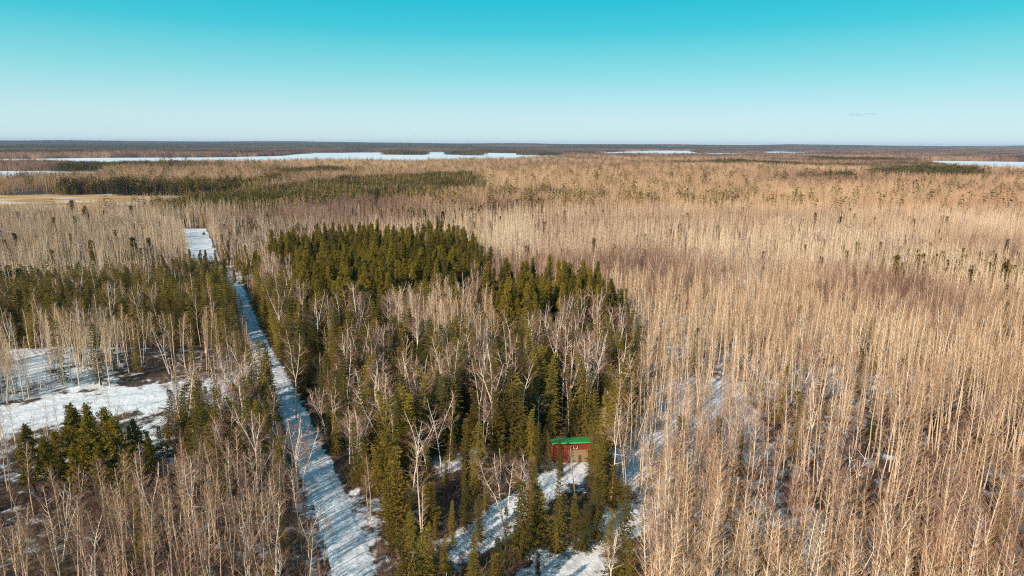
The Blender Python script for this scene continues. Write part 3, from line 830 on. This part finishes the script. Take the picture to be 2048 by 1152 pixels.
def label_for(kind, zone, px, py, key, x, y, hgt):
    road = float(polydist(np.array([x]), np.array([y]), ROAD)[0][0])
    drive = min(float(polydist(np.array([x]), np.array([y]), p)[0][0]) for p in (DRIVE, DRIVE2))
    shed = math.hypot(x - SHED_P[0], y - SHED_P[1])
    field = float(polydist(np.array([x]), np.array([y]), FIELDROAD)[0][0])
    if kind == 'spruce':
        if shed < 7 and key: return 'dark green spruce crowding the walls of the red shed'
        if hgt < 4.6 and drive < 12: return 'small young spruce growing in the snow near the driveway'
        if drive < 8: return 'dense olive green spruce standing beside the snowy driveway'
        if zone == 'fore': return 'spruce in the snowy clearing between the trail and the driveway'
        if zone == 'mixed' and road < 9: return 'dark spruce lining the snow covered trail below the pine stand'
        if zone == 'mixed': return 'narrow spruce among white birches in the mixed stand behind the shed'
        if zone == 'leftcon' and road < 12: return 'dark spruce along the trail edge across from the pine stand'
        if zone == 'leftcon': return 'spruce in the dark row behind the pale aspen belt'
        if zone in ('leftmid', 'leftfront', 'lefttan', 'pinelet'): return 'dark spruce among bare birches between trail and snowy field road'
        if zone == 'right': return 'lone green spruce surrounded by the wide bare aspen wood'
        return 'spruce beside the long snow clearing where the trail ends'
    if kind == 'cedar':
        if key and road < 10: return 'tall golden cedar leaning over the snow covered trail'
        if drive < 14: return 'golden brown cedar near the snowy driveway'
        if zone == 'mixed': return 'yellow tinged cedar among birches in the mixed stand behind the shed'
        return 'olive gold cedar among bare birches beside the snowy trail'
    if kind == 'pine':
        if zone in ('pinelet', 'leftfront', 'leftmid') or key: return 'bushy olive pine in the tight clump below the snowy field road'
        if px > 950 and py > 600: return 'dark green pine in the smaller stand next to the aspen wood'
        if zone == 'strip': return 'scattered pine between the snow clearing and the dense pine stand'
        return 'dark green pine in the large dense pine stand'
    if kind == 'birch':
        if road < 7: return 'white barked bare birch overhanging the snow covered trail'
        if shed < 16: return 'white barked bare birch rising near the red shed'
        if zone == 'mixed': return 'forked white bare birch rising above spruces in the mixed stand'
        if zone in ('fore',): return 'bare white birch in the snowy clearing by the driveway'
        if zone == 'leftmid': return 'pale bare birch in the thicket between field road and trail'
        if zone in ('leftfront', 'pinelet'): return 'bare birch in the brown brush below the pine clump'
        if zone in ('right', 'sparse'): return 'white birch standing among the tan aspens of the wide wood'
        return 'bare birch along the far reach of the trail beyond the pine stand'
    if shed < 14: return 'slim pale aspen next to the red shed'
    if zone == 'sparse': return 'bare aspen casting long shadows on the open snow beyond the shed'
    if zone == 'fore': return 'bare aspen in the snowy clearing by the driveway'
    if zone in ('leftfront', 'leftmid', 'pinelet'): return 'short brownish bare aspen in the brushy ground beside the trail'
    if field < 16 or zone == 'lefttan': return 'pale aspen in the belt behind the snowy field road'
    if drive < 22: return 'tall bare tan aspen at the wood edge facing the driveway'
    return 'tall bare tan aspen in the wide dense aspen wood'

def describe(kind, zone, px, py, key, x, y, hgt, var):
    """label and group: what the tree looks like (height, build), then what it stands beside"""
    base = label_for(kind, zone, px, py, key, x, y, hgt)
    lo, hi = dict(aspen=(8.6, 12.2), birch=(9.6, 12.6), spruce=(5.6, 9.8), cedar=(6.2, 9.0), pine=(11.6, 14.2))[kind]
    size = 'short' if hgt < lo else ('very tall' if hgt > hi else 'mid-sized')
    build = ''
    if kind == 'birch' and var % 3 == 2: build = 'several-stemmed'
    if kind == 'spruce': build = {2: 'broad', 4: 'ragged thin'}.get(var % 5, '')
    if build == 'broad': base = base.replace('narrow ', '')
    if build == 'ragged thin': base = base.replace('narrow ', '').replace('dense ', '')
    road = float(polydist(np.array([x]), np.array([y]), ROAD)[0][0]); shed = math.hypot(x - SHED_P[0], y - SHED_P[1])
    where = ''
    if zone == 'mixed' and 'stand' in base:
        where = 'towards the trail' if road < 18 else ('close behind the shed roof' if shed < 26 else ('at the foot of the pines' if py < 745 else ('at the edge of the aspen wood' if px > 1170 else '')))
    elif kind == 'pine' and 'large' in base:
        where = 'facing the birches' if py > 640 else ('on the side facing the trail' if px < 640 else ('backing onto the aspen wood' if px > 900 or py < 545 else ''))
    elif kind == 'aspen' and 'wide dense' in base:
        where = 'near the lone green spruces' if math.hypot(px - 1530, py - 1130) < 170 else ''
    text = ' '.join(w for w in (size, build, base.replace('tall bare', 'bare').replace('short brownish', 'brownish').replace('tall golden', 'golden').replace('small young', 'young'), where) if w)
    return ' '.join(text.split()[:16]), base

CATS = dict(aspen='aspen', birch='birch', spruce='spruce', cedar='cedar', pine='pine')
KINDS = dict(aspen=K_ASPEN, birch=K_BIRCH, spruce=K_SPRUCE, cedar=K_CEDAR, pine=K_PINE)
STUFF_MESH = dict(aspen=K_ASPEN.full + ASPEN_LOD, birch=K_BIRCH.full, spruce=K_SPRUCE.full + SPRUCE_LOD, pine=K_PINE.full)
STUFF_LABEL = dict(aspen=('aspen_wood', 'wide wood of bare tan aspens reaching far into the distance', 'forest'), birch=('birch_wood', 'bare birches scattered thinly through the farther woods', 'forest'),
                   spruce=('spruce_thicket', 'crowded dark spruces filling the mixed stand and farther woods', 'forest'), pine=('pine_stand', 'inner ranks of the dense dark green pine stand', 'forest'))

def individual(kind, var, x, y, zz, h, rz, tx, ty, tint, label_group):
    label, group = label_group
    K = KINDS[kind]
    s = h / BASE_H[kind]
    e = bpy.data.objects.new(kind + '_tree', None)
    e.empty_display_size = 0.5
    COL.objects.link(e)
    e.location = (x, y, zz); e.rotation_euler = (tx, ty, rz); w = s ** .6 if kind in ('aspen', 'birch') else s
    if kind == 'pine' and y < 120: w *= 1.45
    if kind in ('spruce', 'pine', 'cedar'): w *= 0.82 + 0.4 * ((x * 7.31 + y * 3.77) % 1.0)
    e.scale = (w, w, s)
    e['label'], e['category'], e['group'] = label, CATS[kind], group.replace(' the ', ' ')
    for nm, me in (('trunk', K.trunk[var]), ('crown', K.crown[var])):
        o = bpy.data.objects.new(nm, me); COL.objects.link(o); o.parent = e; o['tint'] = float(tint)
    return e

SPACING = dict(aspen=1.35, birch=2.4, spruce=1.7, cedar=3.0, pine=2.7)
for kind in ('aspen', 'birch', 'spruce', 'cedar', 'pine'):
    x, y, z, px, py = place(kind, SPACING[kind], pad=.15, clump=dict(aspen=1.3, birch=.5, spruce=.5, cedar=.5, pine=.1)[kind])
    h = heights(kind, z)
    if kind in ('aspen', 'birch'): h = np.where(polydist(x, y, ROAD)[0] < 6.5, h * .62, h)
    nvar = len(KINDS[kind].full)
    var = RNG.integers(0, nvar, x.size)
    keyflag = np.zeros(x.size, bool)
    kx, ky, kh, kv = [], [], [], []
    for (kk, bx, by, ty, v) in KEY:
        gx, gy = ground_at(bx, by)
        if kk == kind:
            kx.append(gx); ky.append(gy); kh.append(tree_height(bx, by, ty)); kv.append(v % nvar)
        rad = {'spruce': 1.9, 'cedar': 1.8, 'pine': 2.4, 'birch': 1.3, 'aspen': .7}[kk]
        far = np.hypot(x - gx, y - gy) > rad
        x, y, z, px, py, h, var, keyflag = [a[far] for a in (x, y, z, px, py, h, var, keyflag)]
    if kx:
        kx, ky = np.array(kx), np.array(ky)
        kz, kpx, kpy = zone_of(kx, ky)
        x, y, z = np.r_[kx, x], np.r_[ky, y], np.r_[kz, z]
        px, py, h, var = np.r_[kpx, px], np.r_[kpy, py], np.r_[kh, h], np.r_[kv, var].astype(int)
        keyflag = np.r_[np.ones(kx.size, bool), keyflag]
    tint = tint_field(x, y) if kind == 'aspen' else .5 + .5 * (fnoise(x, y, 25, 61) - .5)
    if kind == 'spruce': tint = tint - .08
    zz = height(x, y)
    rz = RNG.uniform(0, 6.283, x.size); lean = np.where(RNG.random(x.size) < .05, .13, .034 if kind in ('aspen', 'birch') else .018)
    tx, ty = RNG.normal(0, 1, x.size) * lean, RNG.normal(0, 1, x.size) * lean
    # those that show largest become things of their own
    topx, topy = to_pixel(x, y, zz + h)
    vis = (px > 4) & (px < 2044) & (topy < 1140) & (py > 400)
    size = np.where(vis, h / np.hypot(np.hypot(x, y), CAM_H), -1) + 10 * (keyflag & vis)
    order = np.argsort(-size)
    ind = order[:LIM][size[order[:LIM]] > 0]
    rest = np.ones(x.size, bool); rest[ind] = False
    for i in ind:
        individual(kind, int(var[i]), x[i], y[i], zz[i], h[i], rz[i], tx[i], ty[i], tint[i],
                   describe(kind, NAMES[z[i]], px[i], py[i], keyflag[i], x[i], y[i], h[i], int(var[i])))
    if kind in STUFF_LABEL and rest.any():
        dist = np.hypot(x, y)
        pv = var.copy()
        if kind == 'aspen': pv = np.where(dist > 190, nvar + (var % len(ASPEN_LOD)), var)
        if kind == 'spruce': pv = np.where(dist > 210, nvar + (var % len(SPRUCE_LOD)), var)
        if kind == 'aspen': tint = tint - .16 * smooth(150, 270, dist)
        s = h / BASE_H[kind]; w = s ** .6 if kind in ('aspen', 'birch') else s
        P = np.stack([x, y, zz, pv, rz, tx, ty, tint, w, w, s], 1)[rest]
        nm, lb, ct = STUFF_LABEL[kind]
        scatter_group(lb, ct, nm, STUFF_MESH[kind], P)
    elif rest.any():
        for i in np.nonzero(rest)[0]:
            if vis[i]: individual(kind, int(var[i]), x[i], y[i], zz[i], h[i], rz[i], tx[i], ty[i], tint[i], describe(kind, NAMES[z[i]], px[i], py[i], False, x[i], y[i], h[i], int(var[i])))
    print('PLACED', kind, x.size, len(ind))

x, y, z, px, py = place('brush', 1.6, 30, 300, .3, .8)
s = RNG.uniform(.55, 1.35, x.size)
P = np.stack([x, y, height(x, y), RNG.integers(0, len(BRUSH), x.size), RNG.uniform(0, 6.28, x.size), RNG.normal(0, .05, x.size), RNG.normal(0, .05, x.size),
              .5 + .7 * (fnoise(x, y, 30, 71) - .5), s, s, s], 1)
scatter_group('low reddish brown brush growing between the trees and along the trail', 'brush', 'underbrush', BRUSH, P)

# distant forest ----------------------------------------------------
def far_field(ymin, ymax, spacing, patches, names, scale_xy, pxpad=260, water_pad=0):
    gx = np.arange(-1.05 * ymax, 1.05 * ymax, spacing); gy = np.arange(ymin, ymax, spacing)
    x, y = [a.ravel() for a in np.meshgrid(gx, gy)]
    x = x + RNG.uniform(-.3, .3, x.size) * spacing; y = y + RNG.uniform(-.3, .3, y.size) * spacing
    px, py = to_pixel(x, y)
    m = (px > -pxpad) & (px < 2048 + pxpad)
    x, y, px, py = x[m], y[m], px[m], py[m]
    for nm, poly in LAKES.items():
        inl = in_poly(px, py, poly)
        for isl in ISLANDS: inl &= ~in_poly(px, py, isl)
        x, y, px, py = x[~inl], y[~inl], px[~inl], py[~inl]
    m = ~in_poly(px, py, MARSH) & ~in_poly(px, py, CLEARING)
    return x[m], y[m], px[m], py[m]

def far_types(x, y, px, py):
    n = .5 * fnoise(x, y, 420, 81) + .5 * fnoise(x, y, 120, 87)
    d = np.hypot(x, y)
    con = (n > .635) & (d > 600)
    mixed = (n > .575) & (d > 430)
    shore = (py < 300) & (fnoise(x, y, 900, 83) > .44)                       # beyond the lakes: half the woods are conifer
    t = np.where(con, 2, np.where(mixed, 1, 0))
    t = np.where(shore, 2, t)
    t = np.where((py < 312) & (t == 0) & (n > .42), 1, t)
    for poly, k in (([(-900, 400), (0, 392), (200, 385), (340, 388), (500, 380), (560, 366), (560, 374), (520, 388), (340, 396), (0, 402), (-900, 420)], 2),
                    ([(335, 418), (430, 402), (560, 386), (760, 368), (930, 360), (975, 372), (915, 402), (720, 432), (520, 446), (380, 444)], 3),
                    ([(1735, 350), (1800, 345), (1950, 352), (1960, 366), (1850, 370), (1740, 362)], 2), ([(820, 440), (1000, 428), (1100, 430), (1090, 446), (900, 462)], 1),
                    ([(1360, 410), (1540, 404), (1540, 418), (1380, 424)], 1), ([(300, 345), (420, 340), (420, 352), (320, 356)], 1)):
        t = np.where(in_poly(px, py, poly), k, t)
    for isl in ISLANDS: t = np.where(in_poly(px, py, isl), 2, t)
    return t

x, y, px, py = far_field(NEAR_MAX, 2300, 17.0, PATCH, None, 1)
m = (fnoise(x, y, 70, 97) > .27) | (RNG.random(x.size) < .25)
x, y, px, py = x[m], y[m], px[m], py[m]
t = far_types(x, y, px, py)
five = RNG.integers(0, 5, x.size)
d = np.hypot(x, y)
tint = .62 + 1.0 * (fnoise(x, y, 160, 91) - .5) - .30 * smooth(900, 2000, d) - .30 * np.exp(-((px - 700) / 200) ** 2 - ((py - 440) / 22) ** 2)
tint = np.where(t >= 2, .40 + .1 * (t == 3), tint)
sz = RNG.uniform(.9, 1.1, x.size) * (.68 + .75 * fnoise(x, y, 90, 95))
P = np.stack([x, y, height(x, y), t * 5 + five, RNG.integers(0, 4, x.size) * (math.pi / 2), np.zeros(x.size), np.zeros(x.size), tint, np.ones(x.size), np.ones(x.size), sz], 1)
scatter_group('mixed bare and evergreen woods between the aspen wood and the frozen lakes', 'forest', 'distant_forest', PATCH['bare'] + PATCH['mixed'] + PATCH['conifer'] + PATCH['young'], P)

x, y, px, py = far_field(2300, 10500, 72.0, FARP, None, 1)
t = np.minimum(far_types(x, y, px, py), 2)
four = RNG.integers(0, 4, x.size)
tint = np.where(t >= 2, .30, .18 + .5 * (fnoise(x, y, 700, 93) - .5))
sz = RNG.uniform(.9, 1.2, x.size)
P = np.stack([x, y, height(x, y), t * 4 + four, RNG.integers(0, 4, x.size) * (math.pi / 2), np.zeros(x.size), np.zeros(x.size), tint, np.ones(x.size), np.ones(x.size), sz], 1)
scatter_group('far forest beyond the frozen lakes fading to blue on the horizon', 'forest', 'horizon_forest', FARP['bare'] + FARP['mixed'] + FARP['conifer'], P)

# round-crowned pines that stand out above the far aspens ------------
BIGPINE = [pine(950 + i, 17.0, 1, True) for i in range(3)]
BP_T = [mb.mesh('old_pine_trunk', m, (0,)) for mb, m in BIGPINE]; BP_C = [mb.mesh('old_pine_crown', m, (1,)) for mb, m in BIGPINE]
for i, (bx, by, ty) in enumerate([(1408, 372, 346), (1460, 372, 348), (1548, 374, 348), (1568, 374, 350), (345, 352, 318), (375, 350, 320), (330, 352, 322), (445, 348, 326), (1020, 358, 343), (1080, 356, 340), (1200, 352, 336), (1236, 352, 338), (1605, 342, 324), (1175, 352, 340), (985, 355, 340), (520, 345, 326), (1150, 322, 308), (1740, 362, 334), (1760, 364, 338), (1790, 362, 332), (1820, 364, 335), (1850, 366, 334), (1880, 366, 336), (1905, 364, 336), (1930, 366, 340), (1690, 358, 338)]):
    gx, gy = ground_at(bx, by)
    h = min(tree_height(bx, by, ty) * 1.3, 24)
    e = bpy.data.objects.new('old_pine', None); COL.objects.link(e)
    e.location = (gx, gy, float(height(np.array(gx), np.array(gy)))); s = h / 17.0
    e.scale = (s * 1.15, s * 1.15, s); e.rotation_euler = (0, 0, i * 1.7)
    grove = bx > 1680
    e['label'] = 'round topped old pine in the dark grove before the eastern lake arm' if grove else ('old pine with ragged crown above woods before the long frozen lake' if bx < 600 else 'round topped dark pine rising alone above the distant tan aspens')
    e['category'] = 'pine'; e['group'] = e['label']
    for nm, me in (('trunk', BP_T[i % 3]), ('crown', BP_C[i % 3])):
        o = bpy.data.objects.new(nm, me); COL.objects.link(o); o.parent = e; o['tint'] = .35

# ------------------------------------------------------------------ the shed
M_RED = simple_mat('red_boards', [(0.3, (0.20, 0.030, 0.022)), (0.7, (0.34, 0.055, 0.035))], 2.0, .8, 5, (4, 4, .4))
M_GREEN = simple_mat('green_sheet_metal', [(0.3, (0.05, 0.36, 0.09)), (0.7, (0.08, 0.46, 0.12))], 1.0, .45)
M_DOOR = simple_mat('tan_plywood', [(0.3, (0.24, 0.16, 0.085)), (0.7, (0.34, 0.24, 0.13))], 1.5, .7, 5, (4, 4, .4))
M_WHITE = simple_mat('white_paint', [(0.3, (0.72, 0.70, 0.66)), (0.7, (0.8, 0.78, 0.74))], 3.0, .6)
M_FRAME = simple_mat('weathered_wood', [(0.3, (0.30, 0.22, 0.14)), (0.7, (0.42, 0.32, 0.2))], 3.0, .8)

def box_mesh(name, x0, x1, y0, y1, z0, z1, mat, bev=0.012):
    import bmesh
    bm = bmesh.new()
    bmesh.ops.create_cube(bm, size=1.0)
    for v in bm.verts:
        v.co = Vector(((x0 + x1) / 2 + v.co.x * (x1 - x0), (y0 + y1) / 2 + v.co.y * (y1 - y0), (z0 + z1) / 2 + v.co.z * (z1 - z0)))
    if bev: bmesh.ops.bevel(bm, geom=bm.edges[:], offset=bev, segments=1, affect='EDGES')
    me = bpy.data.meshes.new(name); bm.to_mesh(me); bm.free(); me.materials.append(mat)
    return me

shed = bpy.data.objects.new('shed', None); COL.objects.link(shed)
gx, gy = SHED_XY
shed.location = (gx, gy, float(height(np.array(gx), np.array(gy))))
shed.rotation_euler = (0, 0, math.radians(5))
shed['label'], shed['category'] = 'small red board shed with green metal roof and tan door', 'shed'
SW, SD, HF, HB = 5.2, 3.4, 2.9, 1.85        # width, depth, front and back eaves
bw = 0.25
front = link('front_wall', box_mesh('front_wall', 0.06, SW - .06, 0.06, .14, 0, HF - .06, M_RED, 0), None, shed)
side = bpy.data.meshes.new('side_wall')
def side_mesh(x0, x1):
    v = [(x0, .0, 0), (x0, SD, 0), (x0, SD, HB), (x0, 0, HF), (x1, .0, 0), (x1, SD, 0), (x1, SD, HB), (x1, 0, HF)]
    me = bpy.data.meshes.new('side_wall'); me.from_pydata(v, [], [(0, 1, 2, 3), (7, 6, 5, 4), (0, 4, 5, 1), (1, 5, 6, 2), (2, 6, 7, 3), (3, 7, 4, 0)]); me.materials.append(M_RED); me.update()
    return me
lw = link('side_wall', side_mesh(0.02, .10), None, shed)
rw = link('side_wall', side_mesh(SW - .10, SW - .02), None, shed)
link('back_wall', box_mesh('back_wall', .1, SW - .1, SD - .1, SD - .02, 0, HB - .05, M_RED, 0), None, shed)
bme = [box_mesh('board', 0, bw - .03, -.012, .03, 0, HF - .02, M_RED), box_mesh('board', 0, bw - .03, -.012, .03, 1.86, HF - .02, M_RED), box_mesh('board', -.012, .03, 0, bw - .03, 0, 2.34, M_RED)]
nfb = int(SW / bw)
for i in range(nfb):
    cx = (i + .5) * bw
    over = 1.95 < cx < 4.55
    o = link('board', bme[1 if over else 0], None, front); o.location = (i * bw + .015, .032 + random.uniform(-.008, .008), 0)
for wall, xx in ((lw, .0), (rw, SW - .018)):
    for i in range(int(SD / bw)):
        o = link('board', bme[2], None, wall); o.location = (xx + random.uniform(-.006, .006), i * bw + .02, 0)
        t = (i + 1.0) * bw / SD
        o.scale = (1, 1, (HF + (HB - HF) * t - .05) / 2.34)
door = link('door', box_mesh('door', 2.06, 4.44, .0, .055, .12, 1.80, M_DOOR), None, shed)
for i in range(4):
    link('door_panel', box_mesh('door_panel', 2.10 + i * .585, 2.10 + i * .585 + .54, -.02, .0, .2, 1.74, M_DOOR), None, door)
link('door_sill', box_mesh('door_sill', 1.95, 4.55, -.06, .06, .0, .10, M_FRAME), None, shed)
link('door_frame', box_mesh('door_frame', 1.95, 2.05, -.03, .06, .10, 1.85, M_FRAME), None, shed)
link('door_frame', box_mesh('door_frame', 4.45, 4.55, -.03, .06, .10, 1.85, M_FRAME), None, shed)
# roof sheets: one pitch falling to the back, each sheet a piece with a raised seam
slope = math.atan2(HF - HB, SD)
roof = link('roof', box_mesh('roof', -.35, SW + .35, -.45, SD + .4, -.06, -.02, M_FRAME, 0), None, shed)
roof.location = (0, 0, HF + .08); roof.rotation_euler = (-slope, 0, 0)
sw = (SW + .7) / 6
for i in range(6):
    o = link('roof_sheet', box_mesh('roof_sheet', -.37 + i * sw, -.37 + i * sw + sw - .04, -.5, SD + .45, -.018, .012, M_GREEN, 0), None, roof)
    link('seam', box_mesh('seam', -.37 + i * sw + sw - .04, -.37 + (i + 1) * sw, -.5, SD + .45, -.018, .035, M_GREEN, 0), None, roof)
link('fascia', box_mesh('fascia', -.37, SW + .37, -.55, -.505, -.14, .014, M_GREEN, 0), None, roof)
# curved white mark over the door
mk = MB()
for sgn in (-1, 1):
    pts = [Vector((sgn * (.06 + .30 * math.sin(a)), 0, .34 - .30 * math.cos(a))) for a in np.linspace(.1, 2.0, 8)]
    mk.tube(pts, [.05, .05, .048, .045, .04, .035, .03, .015], 6, 0)
em = link('emblem', mk.mesh('emblem', [M_WHITE]), None, shed, 'curved white mark above the shed door'); em.location = (2.85, -.05, 1.95); em.scale = (.8, .8, .8)
bk = MB()
bk.tube([Vector((0, 0, 0)), Vector((0, 0, .02)), Vector((0, 0, .34)), Vector((0, 0, .36)), Vector((0, 0, .33))], [.13, .135, .16, .17, .12], 12, 0, cap=True)
pail = link('bucket', bk.mesh('bucket', [M_WHITE]), None, None, 'white bucket standing at the corner of the red shed', 'bucket')
pail.location = (gx - .25, gy - .45, shed.location.z + .03)

# dark stumps in the long snow clearing
for i, (bx, by) in enumerate([(408, 471), (428, 497)]):
    gx2, gy2 = ground_at(bx, by)
    st = MB()
    st.tube([Vector((0, 0, -.3)), Vector((0, 0, .2)), Vector((.05, 0, .75)), Vector((.08, .03, 1.0))], [1.0, .75, .5, .45], 9, 0, cap=True)
    o = link('stump', st.mesh('stump', [M_CBARK]), None, None, 'dark stump sticking out of the snow in the long clearing', 'stump', 'stumps in the long clearing')
    o.location = (gx2, gy2, .45); o.rotation_euler = (0, 0, i * 1.3); o['tint'] = .2

# ------------------------------------------------------------------ haze
def make_haze():
    me = box_mesh('haze', -14500, 14500, -300, 14000, -3, 82, None, 0)
    me.materials.clear()
    m = bpy.data.materials.new('thin_haze'); m.use_nodes = True
    N, L = m.node_tree.nodes, m.node_tree.links
    N.clear()
    out = N.new('ShaderNodeOutputMaterial'); pv = N.new('ShaderNodeVolumePrincipled')
    pv.inputs['Color'].default_value = (0.52, 0.72, 1.0, 1); pv.inputs['Density'].default_value = 4.8e-5; pv.inputs['Anisotropy'].default_value = 0.0
    L.new(pv.outputs[0], out.inputs['Volume'])
    me.materials.append(m)
    return link('haze', me, 'stuff', None, 'thin pale blue winter haze over the far woods', 'haze')
make_haze()

# a faint cloud wisp far out over the horizon
def make_cloud():
    import bmesh
    bm = bmesh.new()
    for i in range(9):
        m = Matrix.Translation((-130 + 32 * i, 18 * math.sin(i * 2.1), 9 * math.sin(i * 1.3) + i * 2.2)) @ Matrix.Diagonal((46 + 14 * math.sin(i * 3.0), 40, 11 + 7 * math.sin(i * .8), 1))
        bmesh.ops.create_icosphere(bm, subdivisions=2, radius=1.0, matrix=m)
    me = bpy.data.meshes.new('cloud'); bm.to_mesh(me); bm.free()
    m = bpy.data.materials.new('cloud_vapour'); m.use_nodes = True
    N, L = m.node_tree.nodes, m.node_tree.links; N.clear()
    out = N.new('ShaderNodeOutputMaterial'); pv = N.new('ShaderNodeVolumePrincipled')
    pv.inputs['Color'].default_value = (.55, .6, .66, 1); pv.inputs['Density'].default_value = .0035
    L.new(pv.outputs[0], out.inputs['Volume']); me.materials.append(m)
    o = link('cloud', me, 'structure')
    o.location = (4150, 8000, 395)
make_cloud()
